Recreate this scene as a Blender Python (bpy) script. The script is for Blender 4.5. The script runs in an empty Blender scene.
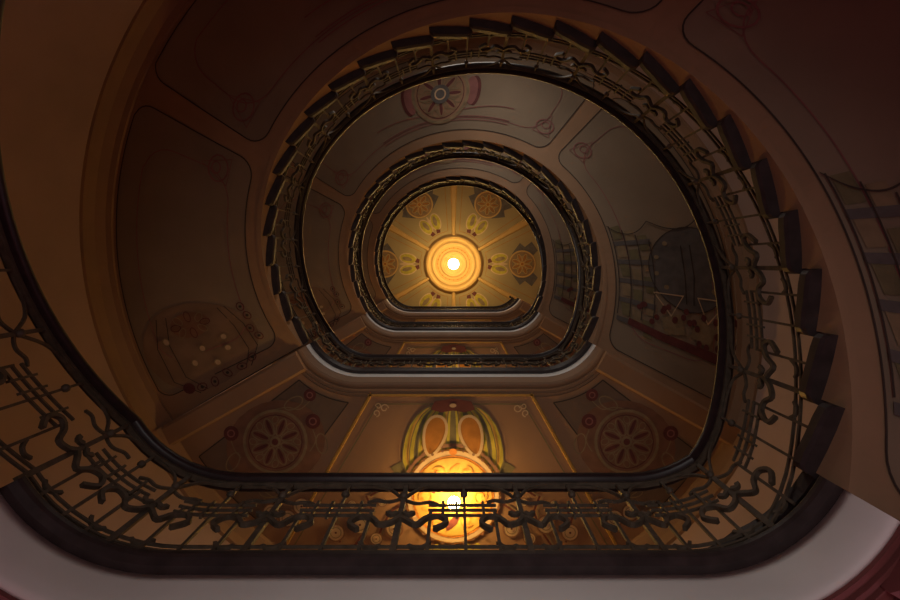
import bpy, math, random
from mathutils import Vector
random.seed(4)
C = bpy.context.scene.collection
PI = math.pi
rad = math.radians

# ------------------------------------------------------------------ camera, world, exposure
CAMZ = 1.72
cam_d = bpy.data.cameras.new('camera'); cam = bpy.data.objects.new('camera', cam_d); C.objects.link(cam)
cam_d.lens = 24; cam_d.sensor_width = 36; cam_d.sensor_fit = 'HORIZONTAL'
cam_d.shift_x = -5/900; cam_d.shift_y = -36/900
cam_d.clip_start = 0.05; cam_d.clip_end = 100
cam.location = (0.04, 0, CAMZ); cam.rotation_euler = (PI, 0, 0)      # looks straight up the stairwell
bpy.context.scene.camera = cam
W = bpy.data.worlds.new('world'); bpy.context.scene.world = W; W.use_nodes = True
bg = W.node_tree.nodes['Background']
bg.inputs[0].default_value = (0.80, 0.52, 0.64, 1); bg.inputs[1].default_value = 1.1
vs = bpy.context.scene.view_settings
vs.view_transform = 'Standard'; vs.look = 'None'; vs.gamma = 1; vs.use_curve_mapping = False
vs.exposure = 0.0
LAMP_TOP, LAMP_LOW, WINDOW = 92.0, 215.0, 3.8
# added uplight at the foot of the well, brightening the landing edges
hd = bpy.data.lights.new('hall_daylight', 'AREA'); ho = bpy.data.objects.new('hall_daylight', hd); C.objects.link(ho)
hd.shape = 'RECTANGLE'; hd.size = 1.4; hd.size_y = 1.0; hd.spread = rad(62); hd.energy = 5.5; hd.color = (1.0, 0.93, 0.88)
ho.location = (0.15, -0.9, 0.3); ho.rotation_euler = (rad(160), 0, 0)

# ------------------------------------------------------------------ dimensions (metres)
R0 = 1.66; YS = 1.12; FR = 0.6; CYF = YS - FR
CX = math.sqrt((R0-FR)**2 - CYF**2)
T0 = -math.degrees(math.atan2(CYF, CX)); T1 = 180 - T0
NG = 25; H = 4.0; RIS = H/(NG+1)
LF = R0*rad(T1-T0); G = LF/NG
FA = rad(270-T1)*FR; LL = 2*FA + 2*CX
F = [2.265 + CAMZ + H*(i-1) for i in range(5)]        # top of ground floor (0) and of landings 1..4, world height
CEIL = F[4] + 3.42
SOF = 0.265; LSOF = 0.30
WC, WR = 0.20, 3.27                                   # outer wall: centre y, radius

def pol(t, r): return (r*math.cos(rad(t)), -r*math.sin(rad(t)))
def rwall(t):
    s = -math.sin(rad(t)); b = -s*WC
    return -b + math.sqrt(b*b - (WC*WC - WR*WR))
def well(u, d=0.0):
    """point of the well edge at length u (0 = foot of the flight), moved d towards the open well"""
    if u < 0: u += LF + LL
    if u > LF + LL: u -= LF + LL
    if u <= LF:
        t = T0 + math.degrees(u/R0); return pol(t, R0-d)
    v = u - LF
    if v <= FA:
        a = T1 + math.degrees(v/FR); x, y = pol(a, FR-d); return (x-CX, y+CYF)
    v -= FA
    if v <= 2*CX: return (-CX+v, YS-d)
    v -= 2*CX
    a = 270 + math.degrees(v/FR); x, y = pol(a, FR-d); return (x+CX, y+CYF)
def rD(t, off=0.0):
    """distance from the axis to the landing edge (moved off outwards) in direction t"""
    c, s = math.cos(rad(t)), -math.sin(rad(t))
    if s > 0.05:
        r = (YS+off)/s
        if abs(r*c) <= CX: return r
    sx = CX if c > 0 else -CX
    b = c*sx + s*CYF; q = sx*sx + CYF*CYF - (FR+off)**2
    return b + math.sqrt(max(0, b*b-q))
def base(i, u): return F[i] + RIS*max(0.0, u/G + 1)

# ------------------------------------------------------------------ materials
def mat(name, col, rough=0.6, metal=0.0, var=0.12, scale=6.0, bump=0.0, emis=None, spec=0.4):
    m = bpy.data.materials.new(name); m.use_nodes = True
    nt = m.node_tree; b = nt.nodes['Principled BSDF']
    b.inputs['Roughness'].default_value = rough; b.inputs['Metallic'].default_value = metal
    b.inputs['Specular IOR Level'].default_value = spec
    if emis:
        b.inputs['Base Color'].default_value = (*col, 1)
        b.inputs['Emission Color'].default_value = (*emis[0], 1); b.inputs['Emission Strength'].default_value = emis[1]
        return m
    tc = nt.nodes.new('ShaderNodeTexCoord'); n = nt.nodes.new('ShaderNodeTexNoise')
    n.inputs['Scale'].default_value = scale; n.inputs['Detail'].default_value = 5
    r = nt.nodes.new('ShaderNodeValToRGB')
    r.color_ramp.elements[0].position = 0.3; r.color_ramp.elements[1].position = 0.7
    r.color_ramp.elements[0].color = (*[c*(1-var) for c in col], 1)
    r.color_ramp.elements[1].color = (*[min(1, c*(1+var)) for c in col], 1)
    nt.links.new(tc.outputs['Object'], n.inputs['Vector']); nt.links.new(n.outputs['Fac'], r.inputs['Fac'])
    nt.links.new(r.outputs['Color'], b.inputs['Base Color'])
    if bump:
        bp = nt.nodes.new('ShaderNodeBump'); bp.inputs['Strength'].default_value = bump; bp.inputs['Distance'].default_value = 0.01
        nt.links.new(n.outputs['Fac'], bp.inputs['Height']); nt.links.new(bp.outputs['Normal'], b.inputs['Normal'])
    return m
M = dict(
    wall=mat('wall_plaster', (0.47, 0.335, 0.29), 0.8, var=0.08, scale=1.5),
    band=mat('soffit_band', (0.36, 0.22, 0.13), 0.75, var=0.10, scale=2),
    panel=mat('soffit_panel', (0.285, 0.215, 0.15), 0.75, var=0.14, scale=1.2),
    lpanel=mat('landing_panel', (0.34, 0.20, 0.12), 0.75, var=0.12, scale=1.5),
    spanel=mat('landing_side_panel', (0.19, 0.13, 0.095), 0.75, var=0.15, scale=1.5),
    cornice=mat('cornice_plaster', (0.34, 0.21, 0.13), 0.7, var=0.08, scale=3),
    white=mat('white_plaster', (0.86, 0.85, 0.84), 0.45, var=0.04, scale=4),
    stone=mat('dark_step', (0.040, 0.027, 0.028), 0.45, var=0.3, scale=14, bump=0.2),
    rail=mat('dark_wood', (0.026, 0.014, 0.015), 0.36, var=0.3, scale=20, spec=0.3),
    iron=mat('wrought_iron', (0.095, 0.070, 0.050), 0.6, metal=0.15, var=0.3, scale=25),
    dusk=mat('window_glass', (0.5, 0.5, 0.55), emis=((1.0, 0.90, 0.78), WINDOW)),
    frame=mat('window_paint', (0.45, 0.36, 0.28), 0.5),
    brass=mat('gilt', (0.55, 0.33, 0.09), 0.4, metal=0.2, var=0.12, scale=10),
    hallred=mat('hall_soffit_paint', (0.20, 0.065, 0.062), 0.6, var=0.1, scale=3),
    tile=mat('hall_floor', (0.35, 0.13, 0.12), 0.5, var=0.2, scale=3),
    ceil=mat('ceiling_paint', (0.38, 0.30, 0.15), 0.7, var=0.08, scale=2),
    ring=mat('ceiling_rosette', (0.62, 0.40, 0.14), 0.6, var=0.06, scale=5),
    cream=mat('paint_cream', (0.62, 0.45, 0.28), 0.7, var=0.1, scale=9),
    ochre=mat('paint_ochre', (0.60, 0.36, 0.08), 0.7, var=0.15, scale=9),
    yellow=mat('paint_yellow_green', (0.50, 0.42, 0.06), 0.7, var=0.25, scale=9),
    orange=mat('paint_orange', (0.75, 0.28, 0.05), 0.7, var=0.2, scale=9),
    amber=mat('paint_amber', (0.42, 0.17, 0.03), 0.7, var=0.2, scale=9),
    red=mat('paint_dark_red', (0.14, 0.038, 0.036), 0.7, var=0.2, scale=9),
    pink=mat('paint_dusky_pink', (0.30, 0.12, 0.11), 0.7, var=0.15, scale=9),
    olive=mat('paint_olive', (0.19, 0.16, 0.085), 0.7, var=0.2, scale=9),
    gold=mat('paint_dull_gold', (0.28, 0.205, 0.12), 0.7, var=0.2, scale=9),
    slate=mat('paint_slate', (0.13, 0.115, 0.11), 0.7, var=0.2, scale=9),
    umber=mat('paint_umber', (0.24, 0.12, 0.075), 0.7, var=0.15, scale=9),
    bush=mat('paint_brown', (0.255, 0.165, 0.11), 0.7, var=0.2, scale=4),
    line=mat('paint_black_line', (0.06, 0.042, 0.034), 0.7, var=0.2, scale=9),
    globe_top=mat('ceiling_globe', (1, .95, .85), emis=((1.0, 0.64, 0.22), LAMP_TOP)),
    globe_low=mat('landing_globe', (1, .95, .85), emis=((1.0, 0.58, 0.16), LAMP_LOW)),
)

# ------------------------------------------------------------------ mesh helpers
WARP = ''
def sstep(a, b, x): x = max(0.0, min(1.0, (x-a)/(b-a))); return x*x*(3-2*x)
def warp(p):
    """the well is not the same D on every storey: wider below the nearest landing and round the uppermost flight"""
    x, y, z = p; r = math.hypot(x, y); f = max(0.0, min(1.0, (3.2-r)/1.3))
    if WARP == 'low': return (x*(1+0.115*f), y, z) if x < 0 else p
    if WARP == 'mid':
        g = 0.035*f*sstep(F[1]+0.8, F[1]+2.2, z)*(1-sstep(F[2]-0.5, F[2]+0.4, z)); return (x*(1+g), y, z) if x < 0 else p
    g = f*sstep(F[3]+0.2, F[3]+1.3, z)
    return (x*(1+0.075*g), y*(1+(0.07*g if y < 0 else 0)), z)
class MB:
    def __init__(s): s.v = []; s.f = []; s.m = []; s.mats = []
    def mi(s, m):
        if m not in s.mats: s.mats.append(m)
        return s.mats.index(m)
    def face(s, idx, m): s.f.append(idx); s.m.append(s.mi(m))
    def poly(s, pts, m):
        n = len(s.v); s.v += [tuple(p) for p in pts]; s.face(list(range(n, n+len(pts))), m)
    def grid(s, rows, m, closed=False):
        """rows: list of equally long point lists"""
        n = len(s.v); w = len(rows[0])
        for r in rows: s.v += [tuple(p) for p in r]
        for a in range(len(rows)-1):
            for b in range(w if closed else w-1):
                c = (b+1) % w
                s.face([n+a*w+b, n+a*w+c, n+(a+1)*w+c, n+(a+1)*w+b], m)
    def caps(s, first, last, m):
        s.poly(first, m); s.poly(last, m)
    def build(s, name, parent=None, smooth=False, kind=None, bevel=0.0, label=None):
        me = bpy.data.meshes.new(name)
        if WARP: s.v = [warp(p) for p in s.v]
        off = Vector(parent_loc(parent)) if parent else Vector((0, 0, 0))
        me.from_pydata([tuple(Vector(p)-off) for p in s.v], [], s.f)
        for m in s.mats: me.materials.append(M[m])
        for p, k in zip(me.polygons, s.m): p.material_index = k; p.use_smooth = smooth
        me.update()
        o = bpy.data.objects.new(name, me); C.objects.link(o)
        if parent: o.parent = parent
        if kind: o['kind'] = kind
        if label: o['label'] = label
        if bevel:
            b = o.modifiers.new('bevel', 'BEVEL'); b.width = bevel; b.segments = 2; b.limit_method = 'ANGLE'
        return o
def parent_loc(p):
    v = Vector((0, 0, 0))
    while p: v += p.location; p = p.parent
    return v
def thing(name, label, cat, loc, group=None, kind=None):
    o = bpy.data.objects.new(name, None); C.objects.link(o); o.location = loc; o.empty_display_size = 0.2
    o['label'] = label; o['category'] = cat
    if group: o['group'] = group
    if kind: o['kind'] = kind
    return o
def solid(mb, rings, m, cap=True):
    """rings of closed sections"""
    mb.grid(rings, m, closed=True)
    if cap: mb.caps(rings[0], rings[-1], m)
def box(mb, x0, x1, y0, y1, z0, z1, m):
    r = lambda z: [(x0, y0, z), (x1, y0, z), (x1, y1, z), (x0, y1, z)]
    solid(mb, [r(z0), r(z1)], m)
def lathe(mb, c, prof, m, n=24):
    solid(mb, [[(c[0]+r*math.cos(2*PI*k/n), c[1]+r*math.sin(2*PI*k/n), c[2]+z) for k in range(n)] for r, z in prof], m)
def sphere(mb, c, r, m, n=12):
    lathe(mb, c, [(max(1e-4, r*math.sin(PI*k/n)), r*math.cos(PI*k/n)) for k in range(n+1)], m, 2*n)

def smoothp(P, n=5):
    """Catmull-Rom through the control points"""
    Q = [P[0]]+list(P)+[P[-1]]; out = []
    for k in range(1, len(Q)-2):
        for j in range(n):
            x = j/n; a, b, c, d = Q[k-1], Q[k], Q[k+1], Q[k+2]
            out.append(tuple(0.5*(2*b[q]+(c[q]-a[q])*x+(2*a[q]-5*b[q]+4*c[q]-d[q])*x*x+(3*b[q]-a[q]-3*c[q]+d[q])*x**3) for q in range(len(b))))
    out.append(tuple(P[-1])); return out

# ------------------------------------------------------------------ painted decoration: thin shapes laid on a surface
ART_K = 0
class Art(MB):
    """map(a, b, layer) -> point on the painted surface"""
    def __init__(s, fn):
        super().__init__()
        s.fn = lambda a, b, l: fn(a, b, l*1.6+(ART_K % 160)*0.0096)
    def fill(s, pts, m, lay=1):
        global ART_K; ART_K += 1
        n = len(s.v)
        cx = sum(p[0] for p in pts)/len(pts); cy = sum(p[1] for p in pts)/len(pts)
        s.v.append(s.fn(cx, cy, lay)); s.v += [s.fn(a, b, lay) for a, b in pts]
        k = len(pts)
        for q in range(k): s.face([n, n+1+q, n+1+(q+1) % k], m)
    def ell(s, c, rx, ry, rot, m, lay=1, n=24):
        s.fill(ellp(c, rx, ry, rot, n), m, lay)
    def ring(s, c, r, w, m, lay=2, n=32, a0=0, a1=360):
        P = [(c[0]+r*math.cos(rad(a0+(a1-a0)*k/n)), c[1]+r*math.sin(rad(a0+(a1-a0)*k/n))) for k in range(n+1)]
        s.line(P, w, m, lay)
    def line(s, P, w, m, lay=2, closed=False):
        global ART_K; ART_K += 1
        L, Rr = [], []; n = len(P)
        if closed: P = P + [P[0]]
        for k in range(len(P)):
            a, b = (P[(k-1) % n], P[(k+1) % n]) if closed else (P[max(0, k-1)], P[min(n-1, k+1)])
            dx, dy = b[0]-a[0], b[1]-a[1]; q = math.hypot(dx, dy) or 1
            ww = w(k/(len(P)-1)) if callable(w) else w
            nx, ny = -dy/q*ww/2, dx/q*ww/2
            L.append(s.fn(P[k][0]+nx, P[k][1]+ny, lay)); Rr.append(s.fn(P[k][0]-nx, P[k][1]-ny, lay))
        s.grid([L, Rr], m)
def ART_STEP():
    global ART_K; ART_K += 1
def ellp(c, rx, ry, rot, n=24):
    co, si = math.cos(rad(rot)), math.sin(rad(rot)); out = []
    for k in range(n):
        a = 2*PI*k/n; x, y = rx*math.cos(a), ry*math.sin(a)
        out.append((c[0]+x*co-y*si, c[1]+x*si+y*co))
    return out
def rose(A, c, r, rot=0, petals=8, main='cream', inner='red', disc='pink', lay=1):
    """the round rosette with a ring border, petals and a small centre"""
    A.ell(c, r, r, 0, disc, lay)
    A.ring(c, r*0.93, r*0.09, main, lay+1)
    A.ring(c, r*0.80, r*0.03, inner, lay+1)
    for k in range(petals):
        a = rot + 360*k/petals
        p = (c[0]+r*0.47*math.cos(rad(a)), c[1]+r*0.47*math.sin(rad(a)))
        A.ell(p, r*0.24, r*0.055, a, inner, lay+1, 12)
        A.line(ellp(p, r*0.28, r*0.13, a, 14), r*0.035, main, lay+2, True)
        p2 = (c[0]+r*0.66*math.cos(rad(a+180/petals)), c[1]+r*0.66*math.sin(rad(a+180/petals)))
        A.line(ellp(p2, r*0.12, r*0.09, a, 10), r*0.028, 'gold', lay+2, True)
        p3 = (c[0]+r*0.40*math.cos(rad(a+180/petals)), c[1]+r*0.40*math.sin(rad(a+180/petals)))
        A.line(ellp(p3, r*0.16, r*0.045, a+180/petals, 10), r*0.022, main, lay+3, True)
    A.ell(c, r*0.17, r*0.17, 0, main, lay+2, 16); A.ell(c, r*0.10, r*0.10, 0, inner, lay+3, 12)
def bud(A, c, r, m='red', lay=2):
    A.ell(c, r, r, 0, m, lay, 16); A.ring(c, r*0.45, r*0.18, 'pink', lay+1, 12)
def daisy(A, c, r, lay=2):
    r *= 1.2; A.ell(c, r, r, 0, 'cream', lay, 20); A.ring(c, r, r*0.18, 'umber', lay+1, 20); A.ring(c, r*0.62, r*0.10, 'gold', lay+1, 16)
    A.ell(c, r*0.35, r*0.35, 0, 'cream', lay+1, 10); A.ell(c, r*0.14, r*0.14, 0, 'red', lay+2, 8)
def curl(c, r, a0, turns, n=18, grow=0.5):
    return [(c[0]+r*(1-grow*k/n)*math.cos(rad(a0+turns*360*k/n)), c[1]+r*(1-grow*k/n)*math.sin(rad(a0+turns*360*k/n))) for k in range(n+1)]

# ------------------------------------------------------------------ setting: floor, walls, ceiling
def wall(name, t0, t1, z0, z1):
    mb = MB(); n = 48; ri, ro = [], []
    ts = [t0+(t1-t0)*k/n for k in range(n+1)]
    rows = []
    for t in ts:
        a = pol(t, rwall(t)); b = pol(t, rwall(t)+0.3)
        rows.append([(a[0], a[1], z0), (a[0], a[1], z1), (b[0], b[1], z1), (b[0], b[1], z0)])
    solid(mb, rows, 'wall'); return mb.build(name, kind='structure', smooth=False)
wall('wall_left', 90, T1, 0, CEIL); wall('wall_right', T0, 90, 0, CEIL)
wall('wall_back', T1, T0+360, F[1]-LSOF, CEIL)
mb = MB(); lathe(mb, (0, 2.0, -0.1), [(9.0, 0), (9.0, 0.1)], 'tile', 64); mb.build('floor', kind='structure')
mb = MB(); lathe(mb, (0, WC, CEIL), [(WR+0.3, 0), (WR+0.3, 0.25)], 'ceil', 96); ceiling = mb.build('ceiling', kind='structure')

def window(n, t, z0, z1):
    w = bpy.data.objects.new('window_%d' % n, None); C.objects.link(w); w['kind'] = 'structure'; w.location = (*pol(t, rwall(t)), z0)
    ex = pol(t, 1); ey = (-ex[1], ex[0]); rr = rwall(t)-0.09
    P = lambda r, q, z: (ex[0]*r+ey[0]*q, ex[1]*r+ey[1]*q, z)
    mb = MB(); mb.poly([P(rr+0.02, -0.55, z0), P(rr+0.02, 0.55, z0), P(rr+0.02, 0.55, z1), P(rr+0.02, -0.55, z1)], 'dusk'); mb.build('glass', w)
    def beam(q0, q1, a, b, nm):
        mb = MB(); r = lambda z: [P(rr-0.03, q0, z), P(rr+0.08, q0, z), P(rr+0.08, q1, z), P(rr-0.03, q1, z)]
        solid(mb, [r(a), r(b)], 'frame'); mb.build(nm, w)
    for q in (-0.61, -0.02, 0.55): beam(q, q+0.06, z0-0.06, z1+0.06, 'stile')
    for z in (z0-0.06, (z0+z1)/2, z1): beam(-0.61, 0.61, z, z+0.06, 'transom')
for i in range(1, 4): window(i, 90, F[i]+3.0, F[i]+4.9)  # glowing windows out of view, added to light the pale landing edges

def flat(z): return lambda a, b, l: (a, b, z-0.0025*l)
def flat_at(z, c, t):
    """local frame: x along the direction t outwards, y to its left"""
    ex = pol(t, 1.0); ey = (-ex[1], ex[0])
    return lambda a, b, l: (c[0]+ex[0]*a+ey[0]*b, c[1]+ex[1]*a+ey[1]*b, z-0.0025*l)
LX = 0.0
for k in range(6):                                   # six ribs fanning out from the rosette
    t = 30+60*k; ex = pol(t, 1); ey = (-ex[1], ex[0]); mb = MB(); rows = []
    for r, w in ((0.78, 0.05), (1.6, 0.075), (rwall(t)-0.05, 0.14)):
        rows.append([(ex[0]*r+ey[0]*q, ex[1]*r+ey[1]*q, z) for q, z in ((-w, CEIL), (-w*0.6, CEIL-0.05), (w*0.6, CEIL-0.05), (w, CEIL))])
    solid(mb, rows, 'ring'); mb.build('ceiling_rib', ceiling)
mb = MB()
lathe(mb, (0, 0, CEIL), [(0.90, 0.002), (0.86, -0.02), (0.84, -0.05), (0.80, -0.08), (0.74, -0.08), (0.70, -0.05), (0.66, -0.05), (0.62, -0.07), (0.57, -0.06),
                         (0.54, -0.03), (0.40, -0.03), (0.36, -0.06), (0.30, -0.06), (0.26, -0.03), (0.02, -0.03)], 'ring', 64)
mb.build('ceiling_rosette', ceiling, smooth=False)
A = Art(flat(CEIL))
A2 = Art(flat(CEIL-0.03)); A2.ring((0, 0), 0.47, 0.025, 'orange', 1, 48)
for k in range(24): A2.ell((0.47*math.cos(k*PI/12), 0.47*math.sin(k*PI/12)), 0.02, 0.02, 0, 'amber', 2, 8)
A2.build('rosette_painting', ceiling)
for k in range(6):
    t = 60*k; A = Art(flat_at(CEIL, (0, 0), t))
    for s in (-1, 1):                                 # dark leaf shapes behind the medallion
        A.fill([(1.72, s*0.30), (1.95, s*0.62), (2.10, s*0.50), (2.30, s*0.66), (2.48, s*0.40), (2.2, s*0.1), (1.8, s*0.1)], 'slate', 1)
        A.line(curl((2.62, s*0.55), 0.10, 0, s*1.2), 0.02, 'cream', 2)
    rose(A, (2.02, 0), 0.41, 22, 8, main='ring', inner='amber', disc='gold', lay=2)
    A.build('painted_medallion', ceiling)
    A = Art(flat_at(CEIL, (0, 0), t))
    for s in (-1, 1):
        A.ell((1.34, s*0.16), 0.25, 0.14, s*12, 'yellow', 1)
        A.line(ellp((1.34, s*0.16), 0.25, 0.145, s*12), 0.032, 'cream', 2, True)
        A.ell((1.37, s*0.15), 0.15, 0.06, s*12, 'gold', 2)
        A.fill([(1.02, s*0.02), (1.00, s*0.13), (1.08, s*0.17), (1.14, s*0.06)], 'red', 3)
    A.ell((1.40, 0), 0.20, 0.035, 0, 'cream', 1)
    A.build('painted_lotus', ceiling)
    A = Art(flat_at(CEIL, (0, 0), t))                # panel outline
    r1 = rwall(t)-0.25; a1 = 23
    P = [(0.98*math.cos(rad(a)), 0.98*math.sin(rad(a))) for a in range(-20, 21, 5)] + [(r1*math.cos(rad(a)), r1*math.sin(rad(a))) for a in range(24, -25, -6)]
    A.line(P, 0.014, 'amber', 1, True); A.build('painted_border', ceiling)
# cornice under the ceiling
mb = MB(); rows = []
for k in range(97):
    t = 360*k/96; rr = rwall(t)
    rows.append([(*pol(t, rr+0.02), CEIL-0.28), (*pol(t, rr-0.05), CEIL-0.26), (*pol(t, rr-0.10), CEIL-0.12), (*pol(t, rr-0.20), CEIL-0.06), (*pol(t, rr-0.22), CEIL+0.0)])
mb.grid(rows, 'cornice'); mb.build('trim_1', kind='structure', smooth=True)

# ------------------------------------------------------------------ lamps
def globe_lamp(name, label, loc, r, drop, gm, rose_r):
    t = thing(name, label, 'lamp', loc)
    mb = MB(); lathe(mb, loc, [(rose_r, 0), (rose_r, -0.012), (rose_r*0.75, -0.03), (rose_r*0.3, -0.045), (0.012, -0.05)], 'brass', 24); mb.build('ceiling_rose', t, smooth=True)
    mb = MB(); lathe(mb, (loc[0], loc[1], loc[2]-0.04), [(0.012, 0), (0.012, -(drop-r-0.06))], 'brass', 12); mb.build('stem', t, smooth=True)
    mb = MB(); lathe(mb, (loc[0], loc[1], loc[2]-drop+r*0.97), [(0.014, 0.03), (r*0.45, 0.015), (r*0.5, -r*0.12)], 'brass', 20); mb.build('collar', t, smooth=True)
    mb = MB(); sphere(mb, (loc[0], loc[1], loc[2]-drop), r, gm, 12); mb.build('glass_globe', t, smooth=True)
    return t
globe_lamp('globe_lamp', 'bright round globe lamp hanging at the centre of the painted top ceiling', (0, 0, CEIL-0.03), 0.15, 0.75, 'globe_top', 0.12)
LPY = 2.30
LAMPS = {2: 'small glowing globe lamp on the painted sun medallion seen between the nearest balusters',
         3: 'small globe lamp under the third landing, hidden above the second landing',
         4: 'small globe lamp under the topmost landing, hidden above the third landing'}
for i, lab in LAMPS.items():
    globe_lamp('globe_lamp', lab, (0.03, LPY, F[i]-LSOF-0.004), 0.062, 0.19, 'globe_low', 0.07)

# ------------------------------------------------------------------ landings
ORD = ['ground', 'nearest', 'second', 'third', 'topmost']
def landing(i):
    Fi = F[i]; zs = Fi-LSOF
    L = thing('stair_landing', ['', 'nearest stair landing with dark nosing across the foot of the view',
        'second landing, whose brown underside carries the lamp-lit sun medallion',
        'third landing with a bright white edge below the small inner opening',
        'topmost landing whose white edge frames the painted ceiling'][i], 'landing', (0, 2.2, Fi-LSOF))
    n = 60; us = [LF + LL*k/n for k in range(n+1)]
    def sweep(prof, m, name, smooth=True, par=L):
        mb = MB(); rows = [[(*well(u, d), Fi+z) for d, z in prof] for u in us]
        solid(mb, rows, m); return mb.build(name, par, smooth=smooth)
    # floor slab between the well edge and the wall
    mb = MB(); top, bot = [], []
    for k, u in enumerate(us):
        a = well(u, -0.055); t = T1 + (T0+360-T1)*k/n; b = pol(t, rwall(t))
        top.append([(a[0]+(b[0]-a[0])*q/6, a[1]+(b[1]-a[1])*q/6, Fi-0.02) for q in range(7)])
        bot.append([(p[0], p[1], zs) for p in top[-1]])
    sm = 'hallred' if i == 1 else 'band'; cm = 'hallred' if i == 1 else 'cornice'
    mb.grid(top, 'band'); mb.grid(bot, sm)
    for e in (0, -1): mb.grid([top[e], bot[e]], sm)
    mb.grid([[r[0] for r in top], [r[0] for r in bot]], 'band')
    mb.build('soffit', L)
    sweep([(0.04, -0.055), (0.046, -0.04), (0.046, -0.02), (0.035, 0.0), (-0.25, 0.0), (-0.25, -0.02), (-0.015, -0.02), (-0.015, -0.08), (0.02, -0.08)], 'stone', 'nosing', False)
    if i > 1: sweep([(-0.012, -0.08), (-0.012, -0.13), (-0.016, -0.175), (-0.026, -0.20), (-0.045, -0.21), (-0.06, -0.21), (-0.06, -0.08)], 'white', 'fascia')
    if i > 1: sweep([(-0.022, -0.195), (-0.028, -0.24), (-0.05, -0.27), (-0.06, -LSOF-0.006), (-0.115, -LSOF-0.006), (-0.115, -0.195)], 'cornice', 'moulding')
    else: sweep([(-0.012, -0.08), (-0.012, -0.13), (-0.018, -0.22), (-0.030, -0.28), (-0.045, -LSOF-0.003), (-0.06, -LSOF-0.003), (-0.06, -0.08)], 'white', 'fascia')
    for q, (a, b) in enumerate(((0.118, 0.14), (0.16, 0.175), (0.19, 0.20)) if i > 1 else ((0.058, 0.085), (0.10, 0.125), (0.14, 0.155), (0.20, 0.22))):
        sweep([(-a, -LSOF+0.005), (-a-0.004, -LSOF-0.018), (-b+0.004, -LSOF-0.018), (-b, -LSOF+0.005)], cm, 'moulding', False)
    # wall cornice
    mb = MB(); rows = []
    for k in range(41):
        t = T1 + (T0+360-T1)*k/40; rr = rwall(t)
        rows.append([(*pol(t, rr+0.01), zs-0.20), (*pol(t, rr-0.03), zs-0.19), (*pol(t, rr-0.06), zs-0.10), (*pol(t, rr-0.14), zs-0.03), (*pol(t, rr-0.16), zs+0.01), (*pol(t, rr+0.01), zs+0.01)])
    solid(mb, rows, 'cornice'); mb.build('cornice', L, smooth=False)
    for t in (T1, T0+360):                            # end ribs against the flights
        ex = pol(t, 1); ey = (-ex[1], ex[0]); sg = 1 if ey[1] > 0 else -1; mb = MB(); rows = []
        for r in (rD(t, 0.10), rwall(t)-0.02):
            rows.append([(ex[0]*r+ey[0]*q*sg, ex[1]*r+ey[1]*q*sg, z) for q, z in ((0.0, zs+0.01), (0.0, zs-0.05), (0.025, zs-0.075), (0.19, zs-0.075), (0.215, zs-0.05), (0.215, zs+0.01))])
        solid(mb, rows, sm); mb.build('rib', L)
    # centre panel with its gilt frame
    y0, y1, s0 = 1.30, 3.10, 0.585
    TP = [(-y0*s0-0.04, y0), (y0*s0+0.04, y0), (y1*s0, y1), (-y1*s0, y1)]
    A = Art(flat(zs)); A.fill(TP, 'lpanel', 1)
    P2 = [(-y0*s0+0.04, y0+0.09), (y0*s0-0.04, y0+0.09), (y1*s0-0.13, y1-0.09), (-y1*s0+0.13, y1-0.09)]
    for a, b in zip(P2, P2[1:]+P2[:1]): A.line([a, b], 0.012, 'olive', 2)
    cp = A.build('centre_panel', L)
    for a, b in zip(TP, TP[1:]+TP[:1]):
        dx, dy = b[0]-a[0], b[1]-a[1]; q = math.hypot(dx, dy); nx, ny = -dy/q*0.02, dx/q*0.02; ex, ey = dx/q*0.018, dy/q*0.018
        mb = MB(); rows = []
        for p, e in ((a, -1), (b, 1)):
            px, py = p[0]+ex*e, p[1]+ey*e
            rows.append([(px+nx, py+ny, zs+0.002), (px+nx*0.5, py+ny*0.5, zs-0.022), (px-nx*0.5, py-ny*0.5, zs-0.022), (px-nx, py-ny, zs+0.002)])
        solid(mb, rows, 'brass'); mb.build('gilt_moulding', cp)
    A = Art(flat(zs))                                 # corner curls of the centre panel
    for s in (-1, 1):
        A.line(curl((s*0.66, 1.43), 0.04, 0, s), 0.012, 'cream', 3); A.line(curl((s*0.74, 1.48), 0.035, 90, s), 0.012, 'cream', 3)
        A.line(curl((s*0.72, 1.41), 0.03, 180, -s), 0.010, 'cream', 3)
    A.build('painted_curls', cp)
    if i > 1: emblem(cp, zs)
    # side panels with rosettes and buds
    for s in (-1, 1):
        fn = (lambda sg: (lambda a, b, l: (a*sg, b, zs-0.0025*l)))(s)
        A = Art(fn)
        P = []
        ta, tb = T0+360-8.0, 306.5                # outer-most angle near the flight, inner towards the centre rib
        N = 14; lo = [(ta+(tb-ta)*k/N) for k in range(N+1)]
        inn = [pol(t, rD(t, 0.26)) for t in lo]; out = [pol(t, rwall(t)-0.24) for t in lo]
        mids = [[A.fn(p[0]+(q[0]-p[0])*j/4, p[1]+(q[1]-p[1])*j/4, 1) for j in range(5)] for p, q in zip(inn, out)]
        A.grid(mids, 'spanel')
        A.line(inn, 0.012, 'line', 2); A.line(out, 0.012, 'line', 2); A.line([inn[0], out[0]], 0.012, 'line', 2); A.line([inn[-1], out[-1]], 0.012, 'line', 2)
        sp = A.build('side_panel', L)
        A = Art(fn)
        A.ell((1.74, 1.78), 0.50, 0.42, 20, 'umber', 2)
        rose(A, (1.74, 1.76), 0.33, 22.5, 8, main='gold', inner='red', disc='umber', lay=4)
        A.build('painted_rosette', sp)
        for c, r in (((1.40, 1.30), 0.062), ((1.37, 1.56), 0.075), ((2.18, 1.68), 0.075), ((2.10, 1.36), 0.045)):
            A = Art(fn); bud(A, c, r, 'red', 3); A.build('painted_bud', sp)
        A = Art(fn)
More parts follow.
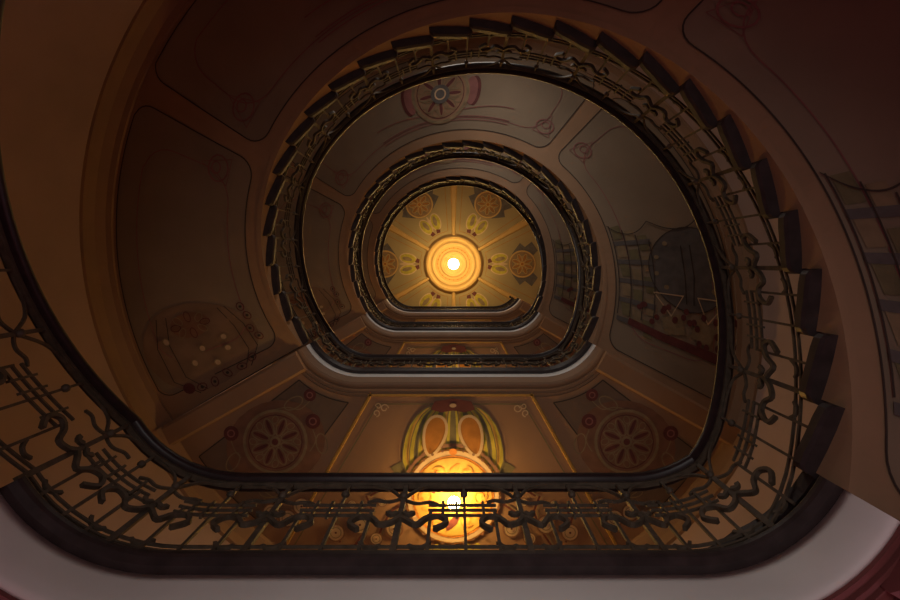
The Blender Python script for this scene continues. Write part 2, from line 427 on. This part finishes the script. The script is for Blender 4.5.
        for c, a in (((1.56, 1.38), 30), ((1.28, 1.78), 100), ((2.16, 1.96), 60), ((1.80, 2.26), 0), ((1.44, 2.16), -30)):
            A = Art(fn); A.line(ellp(c, 0.10, 0.055, a, 14), 0.013, 'gold', 4, True); A.build('painted_leaf', sp)
        for P in ([(1.40, 1.36), (1.50, 1.44), (1.62, 1.42), (1.74, 1.44)], [(1.37, 1.64), (1.34, 1.75), (1.40, 1.86)], [(2.18, 1.75), (2.14, 1.85), (2.08, 1.92)],
                  [(1.36, 2.02), (1.52, 2.22), (1.72, 2.32), (1.92, 2.20)]):
            A = Art(fn); A.line(smoothp(P, 4), 0.010, 'gold', 4); A.build('painted_tendril', sp)
        for c in ((1.48, 2.40), (1.62, 2.52), (1.78, 2.46)): A = Art(fn); daisy(A, c, 0.07, 4); A.build('painted_daisy', sp)
    return L
def emblem(par, zs):
    """sun medallion below a pair of winged ovals, painted on the centre panel"""
    fn = flat(zs)
    c = (0.02, LPY)
    A = Art(fn)
    A.fill([(-0.60, 2.02), (-0.2, 1.8), (0.24, 1.8), (0.64, 2.02), (0.5, 2.2), (-0.46, 2.2)], 'olive', 2)
    OUT = [(1.38, 0.13), (1.43, 0.27), (1.50, 0.36), (1.60, 0.43), (1.72, 0.475), (1.85, 0.50), (1.96, 0.50), (2.05, 0.465), (2.10, 0.42)]
    FR_ = [0.0, 0.14, 0.30, 0.56, 0.70, 0.86, 1.0]     # rounded yellow-green plumes side by side
    for s in (-1, 1):
        for q in range(6):
            f0, f1 = FR_[q], FR_[q+1]; ART_STEP()
            A.grid([[A.fn(0.02+s*x*f0, y, 3) for y, x in OUT], [A.fn(0.02+s*x*(f0+f1)/2, y, 3) for y, x in OUT]], 'ochre' if q % 2 else 'olive')
            A.grid([[A.fn(0.02+s*x*(f0+f1)/2, y, 3) for y, x in OUT], [A.fn(0.02+s*x*f1, y, 3) for y, x in OUT]], 'yellow')
            A.line([(0.02+s*x*f1, y) for y, x in OUT], 0.010, 'olive', 5)
    A.line([(0.02+0.505*math.sin(rad(a)), LPY-0.505*math.cos(rad(a))) for a in range(-70, 71, 7)], 0.035, 'umber', 5)
    for s in (-1, 1):
        cc = (0.02+s*0.185, 1.70)
        egg = []
        for k in range(26):
            a = 2*PI*k/26; rx = 0.105*(1-0.25*math.sin(a)); x, y = rx*math.cos(a), 0.20*math.sin(a)
            r_ = rad(-s*14); egg.append((cc[0]+x*math.cos(r_)-y*math.sin(r_), cc[1]+x*math.sin(r_)+y*math.cos(r_)))
        A.fill(egg, 'amber', 6); A.line(egg, 0.028, 'cream', 7, True)
    A.fill([(-0.16, 1.36), (0.02, 1.33), (0.20, 1.36), (0.24, 1.44), (0.14, 1.47), (0.02, 1.45), (-0.10, 1.47), (-0.20, 1.44)], 'red', 6)
    A.ell((0.02, 1.40), 0.035, 0.02, 0, 'cream', 7, 12)
    A.build('painted_plumes', par)
    A = Art(fn)
    A.ell(c, 0.47, 0.47, 0, 'amber', 6, 48); A.ell(c, 0.455, 0.455, 0, 'cream', 7, 48)
    A.ell(c, 0.405, 0.405, 0, 'orange', 8, 48); A.ell(c, 0.385, 0.385, 0, 'ochre', 9, 48)
    for k in range(28):
        a = 2*PI*k/28; A.ell((c[0]+0.465*math.cos(a), c[1]+0.465*math.sin(a)), 0.015, 0.015, 0, 'umber', 10, 8)
    A.ell((c[0], c[1]-0.445), 0.04, 0.035, 0, 'orange', 10, 10)
    for k in range(6):
        a = 60*k+30
        A.ell((c[0]+0.25*math.cos(rad(a)), c[1]+0.25*math.sin(rad(a))), 0.10, 0.035, a+40, 'red' if k % 2 else 'orange', 10, 12)
        A.line(curl((c[0]+0.26*math.cos(rad(a+30)), c[1]+0.26*math.sin(rad(a+30))), 0.07, a, 1.1), 0.014, 'orange', 11)
    A.build('painted_sun', par)
    A = Art(fn)
    for k in range(7): A.ell((c[0]-0.24+0.08*k, c[1]+0.53-0.03*(3-abs(k-3))**0+0.03*(1-abs(k-3)/3)), 0.035, 0.05, 0, 'yellow', 10, 10)
    for s in (-1, 1):
        for x, y, r in ((0.58, 2.62, 0.07), (0.92, 2.58, 0.075), (0.76, 2.72, 0.05), (1.16, 2.66, 0.07), (1.0, 2.38, 0.035), (0.70, 2.36, 0.035)): daisy(A, (s*x+0.02, y), r, 5)
        for P in ([(0.50, 2.38), (0.62, 2.46), (0.70, 2.60), (0.80, 2.84)], [(0.86, 2.30), (0.80, 2.45), (0.86, 2.62), (0.98, 2.8)], [(0.60, 2.24), (0.72, 2.24), (0.82, 2.30)], [(1.10, 2.40), (1.18, 2.52), (1.12, 2.76)]):
            A.line([(s*x+0.02, y) for x, y in P], 0.02, 'red', 4); A.line([(s*x+0.05, y) for x, y in P], 0.012, 'gold', 4)
    A.build('painted_flowers', par)

# ------------------------------------------------------------------ flights
def flight(i):
    Fi = F[i]
    L = thing('stair_flight', ['lowest curved flight of dark steps arriving at the nearest landing from the left edge',
        'large near flight of dark rounded steps sweeping from the nearest landing up to the second',
        'middle flight ringing the well between the second and third landings',
        'small uppermost flight ringing the painted ceiling'][i], 'staircase', (0, 0, Fi))
    zs = lambda t: base(i, R0*rad(t-T0)) - SOF
    for j in range(1, NG+1):
        mb = MB(); rows = []
        ta = T0 + math.degrees((j-1)*G/R0) - 0.9; tb = T0 + math.degrees(j*G/R0)
        for k in range(9):
            t = ta+(tb-ta)*(0, 0.03, 0.09, 0.25, 0.5, 0.75, 0.91, 0.97, 1)[k]
            r0 = 1.592 + (0.042, 0.02, 0.006, 0, 0, 0, 0.006, 0.02, 0.042)[k]
            pr = []
            for r, z in ((r0+0.012, -0.08), (r0, -0.064), (r0, -0.015), (r0+0.012, 0.0)): pr.append((*pol(t, r), Fi+j*RIS+z))
            ro = rwall(t)
            pr += [(*pol(t, ro), Fi+j*RIS), (*pol(t, ro), Fi+j*RIS-0.08)]
            rows.append(pr)
        if j == 1 and i:                              # curtail step wrapping round the corner of the landing
            pre = []
            for k in range(9):
                u = -0.62+0.60*k/8; q = -0.005-0.05*math.cos(min(1, k/3)*PI/2); a, b = well(u, q), well(u, q-0.35)
                pre.append([(*a, Fi+RIS-0.08), (*a, Fi+RIS-0.02), (*a, Fi+RIS-0.01), (*a, Fi+RIS), (*b, Fi+RIS), (*b, Fi+RIS-0.08)])
            rows = pre+rows[1:]
        solid(mb, rows, 'stone'); mb.build('step', L)
    # closed string under the step ends
    mb = MB()
    for j in range(1, NG+1):
        for q in range(3):
            ua, ub = (j-1+q/3)*G, (j-1+(q+1)/3)*G
            zt = Fi+j*RIS-0.03
            a, b = well(ua, 0.0), well(ub, 0.0); a2, b2 = well(ua, -0.04), well(ub, -0.04)
            za, zb = base(i, ua)-SOF-0.01, base(i, ub)-SOF-0.01
            mb.poly([(*a, za), (*b, zb), (*b, zt), (*a, zt)], 'band'); mb.poly([(*a, za), (*b, zb), (*b2, zb), (*a2, za)], 'band')
            mb.poly([(*a2, za), (*b2, zb), (*b2, zb+0.02), (*a2, za+0.02)], 'band')
    mb.build('string', L)
    # smooth helical underside
    mb = MB(); rows = []; N = 100
    for k in range(N+1):
        t = T0+(T1-T0)*k/N; r1 = rwall(t)
        rows.append([(*pol(t, R0+(r1-R0)*q/8), zs(t)) for q in range(9)])
    mb.grid(rows, 'band')
    mb.build('soffit', L, smooth=False)
    mb = MB(); rows = []
    for k in range(N+1):
        t = T0+(T1-T0)*k/N; rr = rwall(t); z = zs(t)
        rows.append([(*pol(t, rr+0.01), z-0.22), (*pol(t, rr-0.025), z-0.21), (*pol(t, rr-0.03), z-0.17), (*pol(t, rr-0.06), z-0.09), (*pol(t, rr-0.13), z-0.035), (*pol(t, rr-0.18), z-0.025), (*pol(t, rr-0.185), z+0.01), (*pol(t, rr+0.01), z+0.01)])
    solid(mb, rows, 'cornice'); mb.build('cornice', L)
    # painted panels
    fn = lambda t, r, l: (*pol(t, r), zs(t)-0.0025*l)
    def loc(tc, rc): return lambda a, b, l: fn(tc+math.degrees(a/rc), rc+b, l)   # a along the flight, b outwards
    def outline(ta, tb, ri, ro_off, c=0.14):
        P = []; dg = lambda x, r: math.degrees(x/r)
        N = 30
        for k in range(N+1): P.append((ta+dg(c, ri)+(tb-ta-2*dg(c, ri))*k/N, ri))
        for a in (75, 60, 45, 30, 15): P.append((tb-dg(c*(1-math.cos(rad(a))), ri), ri+c*(1-math.sin(rad(a)))))
        P.append((tb, ri+c)); e = rwall(tb)-ro_off; P.append((tb, (ri+e)/2)); P.append((tb, e-c)); P += [(tb-dg(c*(1-math.cos(rad(a))), e), e-c*(1-math.sin(rad(a)))) for a in (15, 30, 45, 60, 75)]
        for k in range(N+1):
            t = tb-dg(c, e)-(tb-ta-2*dg(c, e))*k/N; P.append((t, rwall(t)-ro_off))
        e = rwall(ta)-ro_off; P += [(ta+dg(c*(1-math.cos(rad(a))), e), e-c*(1-math.sin(rad(a)))) for a in (75, 60, 45, 30, 15)]; P += [(ta, e-c), (ta, (ri+e)/2), (ta, ri+c)]
        for a in (15, 30, 45, 60, 75): P.append((ta+dg(c*(1-math.cos(rad(a))), ri), ri+c*(1-math.sin(rad(a)))))
        return P
    def pline(A, P, w, m, lay):
        global ART_K; ART_K += 1
        #                        # ribbon whose width is metric although P is (angle, radius)
        n0 = len(P); Q = P+[P[0]]; a_, b_ = [], []
        for k in range(len(Q)):
            p, n_ = P[(k-1) % n0], P[(k+1) % n0]
            dx, dy = rad(n_[0]-p[0])*Q[k][1], n_[1]-p[1]; q = math.hypot(dx, dy) or 1
            nx, ny = -dy/q*w/2, dx/q*w/2
            a_.append(A.fn(Q[k][0]+math.degrees(nx/Q[k][1]), Q[k][1]+ny, lay)); b_.append(A.fn(Q[k][0]-math.degrees(nx/Q[k][1]), Q[k][1]-ny, lay))
        A.grid([a_, b_], m)
    out = []
    for ta, tb in ((T0+2.0, 46.0), (51.0, 147.5), (152.0, T1-4.0)):
        A = Art(fn); ri = 1.80; c = 0.14; rows = []; N = max(60, int((tb-ta)/0.7))
        for k in range(N+1):
            x = k/N; t = ta+(tb-ta)*x; ar = rad(t-ta)*2; br = rad(tb-t)*2; e = 0
            dmin = min(ar, br)
            if dmin < c: e = c-math.sqrt(max(0, c*c-(c-dmin)**2))
            ro = rwall(t)-0.22
            rows.append([fn(t, ri+e+(ro-ri-2*e)*q/8, 1) for q in range(9)])
        A.grid(rows, 'panel')
        pline(A, outline(ta, tb, ri, 0.22), 0.010, 'line', 2)
        o = A.build('soffit_panel', L)
        A = Art(fn); pline(A, outline(ta+5.5, tb-5.5, ri+0.16, 0.42, 0.25), 0.009, 'pink', 2); A.build('painted_border', o)
        out.append(o)
    # corner flower of the first panel, medallion of the long middle one
    for tc, rc, par in ((41, 2.10, out[0]), (56, 2.08, out[1]), (142, 2.08, out[1]), (157, 2.10, out[2])):
        A = Art(loc(tc, rc)); A.line(ellp((0, 0), 0.11, 0.09, 0, 14), 0.014, 'pink', 3, True); A.line(ellp((0, 0.02), 0.05, 0.04, 0, 10), 0.012, 'pink', 3, True)
        A.line([(-0.12, -0.10), (0.0, 0.16), (0.12, -0.10)], 0.012, 'pink', 3, True); A.build('painted_corner_flower', par)
    A = Art(loc(94, 2.30))
    for s in (-1, 1): A.ell((s*0.46, 0.02), 0.08, 0.20, 0, 'red', 2); A.ell((s*0.42, 0.02), 0.08, 0.19, 0, 'pink', 3)
    rose(A, (0, 0), 0.40, 0, 8, main='gold', inner='red', disc='lpanel', lay=4)
    A.ell((0, 0), 0.13, 0.13, 0, 'slate', 8, 16); A.ring((0, 0), 0.07, 0.02, 'cream', 9, 16)
    A.build('painted_medallion', out[1])
    A = Art(loc(94, 2.0))
    for b in (-0.02, -0.07): A.line([(a/10, b-0.00*a) for a in range(-9, 10)], 0.010, 'pink', 3)
    A.line([(a/10, 0.10-0.05*math.cos(a/9*PI)) for a in range(-9, 10)], 0.010, 'pink', 3)
    A.build('painted_ribbon', out[1])
    # fan with ladder cells, triangles and berries at the foot of the flight
    A = Art(fn)
    for c in range(3):
        r0 = 1.84+0.13*c
        for row in range(5):
            ta = 13-2.2*c-row*6.2; tb = ta-4.6
            A.fill([(ta, r0+0.012), (tb, r0+0.012+0.01*row), (tb, r0+0.11+0.01*row), (ta, r0+0.11)], 'gold' if (row+c) % 2 else 'olive', 2)
    for row in range(5):
        t = 11.5-row*6.2-5.2; A.fill([(t, 1.83), (t+1.5, 1.83), (t+1.0, 2.24), (t-0.5, 2.24)], 'slate', 3)
    for c in range(4):
        ART_STEP(); tt = [13.5-2.2*c-(30-2.2*c)*k/10 for k in range(11)]
        A.grid([[A.fn(t, 1.832+0.13*c+q, 4) for t in tt] for q in (-0.005, 0.005)], 'line')
    for cat in ([(13.8, 1.81), (11.0, 1.90), (9.6, 2.02), (10.2, 2.14), (12.4, 2.26)], [(12.4, 2.26), (9.8, 2.42), (8.8, 2.60), (9.6, 2.74), (11.5, 2.86)]):
        cat = smoothp(cat, 4); ART_STEP()
        A.grid([[A.fn(t+q, r, 5) for t, r in cat] for q in (-0.15, 0.15)], 'line')
    A.build('painted_fan', out[0])
    A = Art(loc(-3.0, 2.56))
    A.ell((0.08, 0.05), 0.46, 0.44, 0, 'slate', 2, 32); A.line(ellp((0.08, 0.05), 0.46, 0.44, 0, 32), 0.008, 'line', 3, True)
    for s in (-1, 1):
        A.line([(0.34, 0.05+s*0.05), (0.0, 0.05+s*0.05), (-0.30, 0.05+s*0.04)], 0.012, 'line', 3)
        for a, b in ((0.38, 0.22), (0.22, 0.34), (0.02, 0.36), (-0.14, 0.26)): A.ell((a, 0.05+s*b), 0.028, 0.028, 0, 'gold', 3, 10)
        A.line([(-0.22, 0.05+s*0.40), (-0.22, 0.05+s*0.08), (-0.46, 0.05+s*0.20)], 0.022, 'cream', 4, True)
        A.fill([(-0.50, 0.05+s*0.30), (-0.42, 0.05+s*0.10), (-0.62, 0.05+s*0.02), (-0.68, 0.05+s*0.24)], 'gold', 3)
    A.build('painted_shield', out[0])
    A = Art(loc(-3.0, 2.56))
    random.seed(8)
    for k in range(26): A.ell((-0.36-0.34*random.random(), -0.55+1.1*(k/25)+0.05*random.random()), 0.035, 0.03, 0, 'red', 5, 10)
    A.line([(-0.66, -0.60), (-0.72, -0.2), (-0.74, 0.2), (-0.76, 0.55)], 0.09, 'red', 4)
    A.build('painted_berries', out[0])
    # flowering bush at the head of the flight
    A = Art(loc(198.7, 2.48))
    A.ell((-0.02, 0.02), 0.42, 0.58, 0, 'bush', 2, 32)
    A.ell((-0.23, 0.03), 0.12, 0.20, 0, 'umber', 3, 20)
    for k in range(8): A.line(ellp((-0.23+0.08*math.cos(k*PI/4), 0.03+0.15*math.sin(k*PI/4)), 0.05, 0.03, 45*k, 12), 0.008, 'gold' if k % 2 else 'red', 4, True)
    for a, b in ((-0.135, 0.325), (0.017, 0.02), (0.10, -0.21), (-0.024, -0.227), (0.12, 0.16), (0.197, -0.044)):
        A.ell((a, b), 0.028, 0.028, 0, 'cream', 5, 14); A.ring((a, b), 0.032, 0.010, 'gold', 6, 14)
    for b0 in (-0.5, -0.40, 0.34, 0.48): A.line([(-0.34, b0*0.7), (-0.1, b0*0.92), (0.2, b0*0.95), (0.38, b0*0.6)], 0.008, 'line', 3)
    for a, b in ((0.30, -0.36), (0.34, -0.22), (0.33, -0.06), (0.35, 0.10), (0.34, 0.24), (-0.30, -0.50), (-0.18, -0.53), (-0.02, -0.50), (0.10, -0.54)):
        A.line(ellp((a, b), 0.05, 0.035, 40*b*9, 10), 0.010, 'red', 4, True); A.ell((a, b), 0.016, 0.016, 0, 'line', 4, 8)
    A.ell((0.30, 0.36), 0.05, 0.06, 0, 'red', 4, 12)
    A.build('painted_blossoms', out[2])
    return L

# ------------------------------------------------------------------ balustrades
DR = 0.012
RH = 0.75
def bar(mb, P, w, t, zf, m='iron', d=DR):
    """rectangular bar through P = [(u, h)], w in the plane of the railing, t across it"""
    pts = []
    for p in P:
        u, h = p[0], p[1]; dd = d + (p[2] if len(p) > 2 else 0)
        a = Vector((*well(u, dd), zf(u)+h)); b = well(u, dd+0.1); nrm = Vector((b[0]-a[0], b[1]-a[1], 0)).normalized(); pts.append((a, nrm))
    rows = []
    for k, (p, n) in enumerate(pts):
        tg = (pts[min(len(pts)-1, k+1)][0]-pts[max(0, k-1)][0]).normalized()
        s = tg.cross(n).normalized(); f = k/(len(pts)-1)
        ww = (w(f) if callable(w) else w)/2; tt = (t(f) if callable(t) else t)/2
        rows.append([tuple(p+s*ww+n*tt), tuple(p-s*ww+n*tt), tuple(p-s*ww-n*tt), tuple(p+s*ww-n*tt)])
    solid(mb, rows, m)
def balustrade(name, label, group, ua, ub, posts, mods, zf, u_loc, far=False):
    x, y = well(u_loc, DR)
    B = thing(name, label, 'balustrade', (x, y, zf(u_loc)), group)
    n = max(10, int((ub-ua)/0.07)); us = [ua+(ub-ua)*k/n for k in range(n+1)]
    prof = [(-0.020, 0.0), (0.048, 0.0), (0.060, 0.014), (0.060, 0.034), (0.045, 0.052), (0.014, 0.060), (-0.017, 0.052), (-0.032, 0.034), (-0.032, 0.014)]
    mb = MB(); solid(mb, [[(*well(u, d), zf(u)+RH+z) for d, z in prof] for u in us], 'rail'); mb.build('handrail', B, smooth=True)
    mb = MB(); bar(mb, [(u, RH-0.008) for u in us], 0.016, 0.030, zf); mb.build('rail_bar', B)
    for h in (0.045, 0.085):
        mb = MB(); bar(mb, [(u, h) for u in us], 0.011, 0.011, zf); mb.build('bottom_rail', B)
    for u in posts:
        mb = MB(); bar(mb, [(u, -0.02), (u, 0.3), (u, 0.55), (u, RH)], lambda f: 0.024-0.006*f, 0.018, zf, d=DR); o = mb.build('post', B)
        mb = MB(); x_, y_ = well(u, DR+0.012); sphere(mb, (x_, y_, zf(u)+0.575), 0.020, 'iron', 5); mb.build('boss', o, smooth=True)
        w = 0.017
        # heavy wavy scroll crossing the post
        P = smoothp([(u-0.145, 0.145), (u-0.185, 0.205), (u-0.155, 0.270), (u-0.105, 0.255), (u-0.070, 0.195), (u-0.025, 0.215), (u, 0.255), (u+0.025, 0.240), (u+0.070, 0.190),
                     (u+0.105, 0.255), (u+0.155, 0.275), (u+0.185, 0.215), (u+0.140, 0.150)], 4)
        P = [(a, h+0.06) for a, h in P]
        mb = MB(); bar(mb, P, w, 0.022, zf, d=DR+0.014); mb.build('scroll', B)
        for s in (-1, 1):
            P = smoothp([(u+s*0.05, 0.095), (u+s*0.075, 0.075), (u+s*0.105, 0.085), (u+s*0.125, 0.12)], 3)
            mb = MB(); bar(mb, P, 0.014, 0.014, zf); mb.build('foot_curl', B)
            P = smoothp([(u+s*0.012, 0.385), (u+s*0.035, 0.365), (u+s*0.050, 0.39)], 3)
            mb = MB(); bar(mb, P, 0.020, 0.018, zf, d=DR+0.008); mb.build('leaf_stub', B)
    for a, b in mods:
        p = b-a; c = (a+b)/2
        for s, e in ((1, a), (-1, b)):              # arch half: touches the rail at mid span, crosses the post and curls beyond
            P = smoothp([(c, RH-0.012), (c-s*p*0.22, RH-0.022), (c-s*p*0.38, RH-0.07), (e, 0.565), (e-s*0.06, 0.52), (e-s*0.11, 0.535), (e-s*0.145, 0.51)], 4)
            mb = MB(); bar(mb, P, 0.011, 0.013, zf, d=DR+0.004*s); mb.build('arch', B)
        for h in (0.370, 0.425, 0.480):
            mb = MB(); bar(mb, [(c-0.15+0.3*k/6, h) for k in range(7)], 0.010, 0.012, zf, d=DR+0.004); mb.build('cross_rod', B)
        for q in (-0.09, -0.03, 0.09):
            mb = MB(); bar(mb, [(c+q, 0.345), (c+q, 0.505)], 0.011, 0.018, zf, d=DR+0.006); mb.build('clasp', B)
        mb = MB(); bar(mb, [(c+0.005, -0.02), (c+0.005, 0.4), (c+0.005, RH)], 0.012, 0.012, zf); o = mb.build('baluster', B)
        mb = MB(); x_, y_ = well(c+0.005, DR+0.008); sphere(mb, (x_, y_, zf(c)+0.60), 0.019, 'iron', 5); mb.build('knob', o, smooth=True)
        for q in (-0.27, 0.27):
            mb = MB(); bar(mb, [(c+q*p, -0.02), (c+q*p, 0.2), (c+q*p, 0.44)], 0.012, 0.012, zf); mb.build('baluster', B)
    return B
FP = [G+2*G*k for k in range(12)]
LPR = [LF+0.0, LF+FA-0.24, LF+FA+CX-0.695, LF+FA+CX-0.18, LF+FA+CX+0.335, LF+FA+CX+0.85, LF+LL-G]

FL = ['iron balustrade of the lowest flight, running off the left edge', 'large iron balustrade curving round the near flight above its dark step ends',
      'iron balustrade of the middle flight, a narrow ring below the second loop', 'thin iron balustrade ring of the uppermost flight round the painted ceiling']
LN = ['', 'straight iron balustrade of the nearest landing in front of the glowing lamp', 'iron balustrade along the second landing, behind its broad white edge',
      'iron balustrade along the third landing between two white edges', 'iron balustrade along the topmost landing at the foot of the painted ceiling']
for i in range(5):
    WARP = 'low' if i <= 1 else 'top' if i == 4 else ''
    if i >= 1: landing(i)
    WARP = ('low', 'mid', '', 'top', '')[i]
    if i <= 3: flight(i)
    WARP = 'low' if i <= 1 else 'top' if i == 4 else ''
    if i >= 1:
        zc = (lambda z: (lambda u: z))(F[i])
        if i < 4: balustrade('balustrade', LN[i], 'iron balustrades of the stair', LF, LF+LL-G, LPR, list(zip(LPR, LPR[1:])), zc, LF+LL/2)
        else:
            pr = LPR+[]
            balustrade('balustrade', LN[i], 'iron balustrades of the stair', LF, LF+LL-0.05, pr, list(zip(pr, pr[1:])), zc, LF+LL/2)
    WARP = ('low', 'mid', '', 'top', '')[i]
    if i <= 3:
        zc = (lambda q: (lambda u: base(q, u)))(i)
        fp = FP if i else FP[5:]
        st = [-G]+FP if i else fp
        mods = list(zip(st, st[1:]))+[(FP[-1], LF)]
        balustrade('balustrade', FL[i], 'iron balustrades of the stair', st[0], LF, fp, mods, zc, fp[len(fp)//2])

WARP = ''
# end railing of the topmost landing, from the well to the wall
e = thing('end_railing', 'short iron railing closing the right end of the topmost landing', 'railing', (*pol(T0, 2.4), F[4]))
for z, w, m, nme in ((0.76, 0.05, 'rail', 'handrail'), (0.10, 0.02, 'iron', 'bottom_rail'), (0.45, 0.015, 'iron', 'middle_rail')):
    mb = MB(); rows = []
    for r in (1.62, rwall(T0+360)-0.02):
        for_ = [(-w/2, z), (w/2, z), (w/2, z+w), (-w/2, z+w)]
        ex = pol(T0-0.8, 1); ey = (-ex[1], ex[0])
        rows.append([(ex[0]*r+ey[0]*q, ex[1]*r+ey[1]*q, F[4]+zz) for q, zz in for_])
    solid(mb, rows, m); mb.build(nme, e)
for k in range(9):
    r = 1.72+0.17*k; x, y = pol(T0-0.8, r); mb = MB(); box(mb, x-0.008, x+0.008, y-0.008, y+0.008, F[4]-0.01, F[4]+0.77, 'iron'); mb.build('baluster', e)
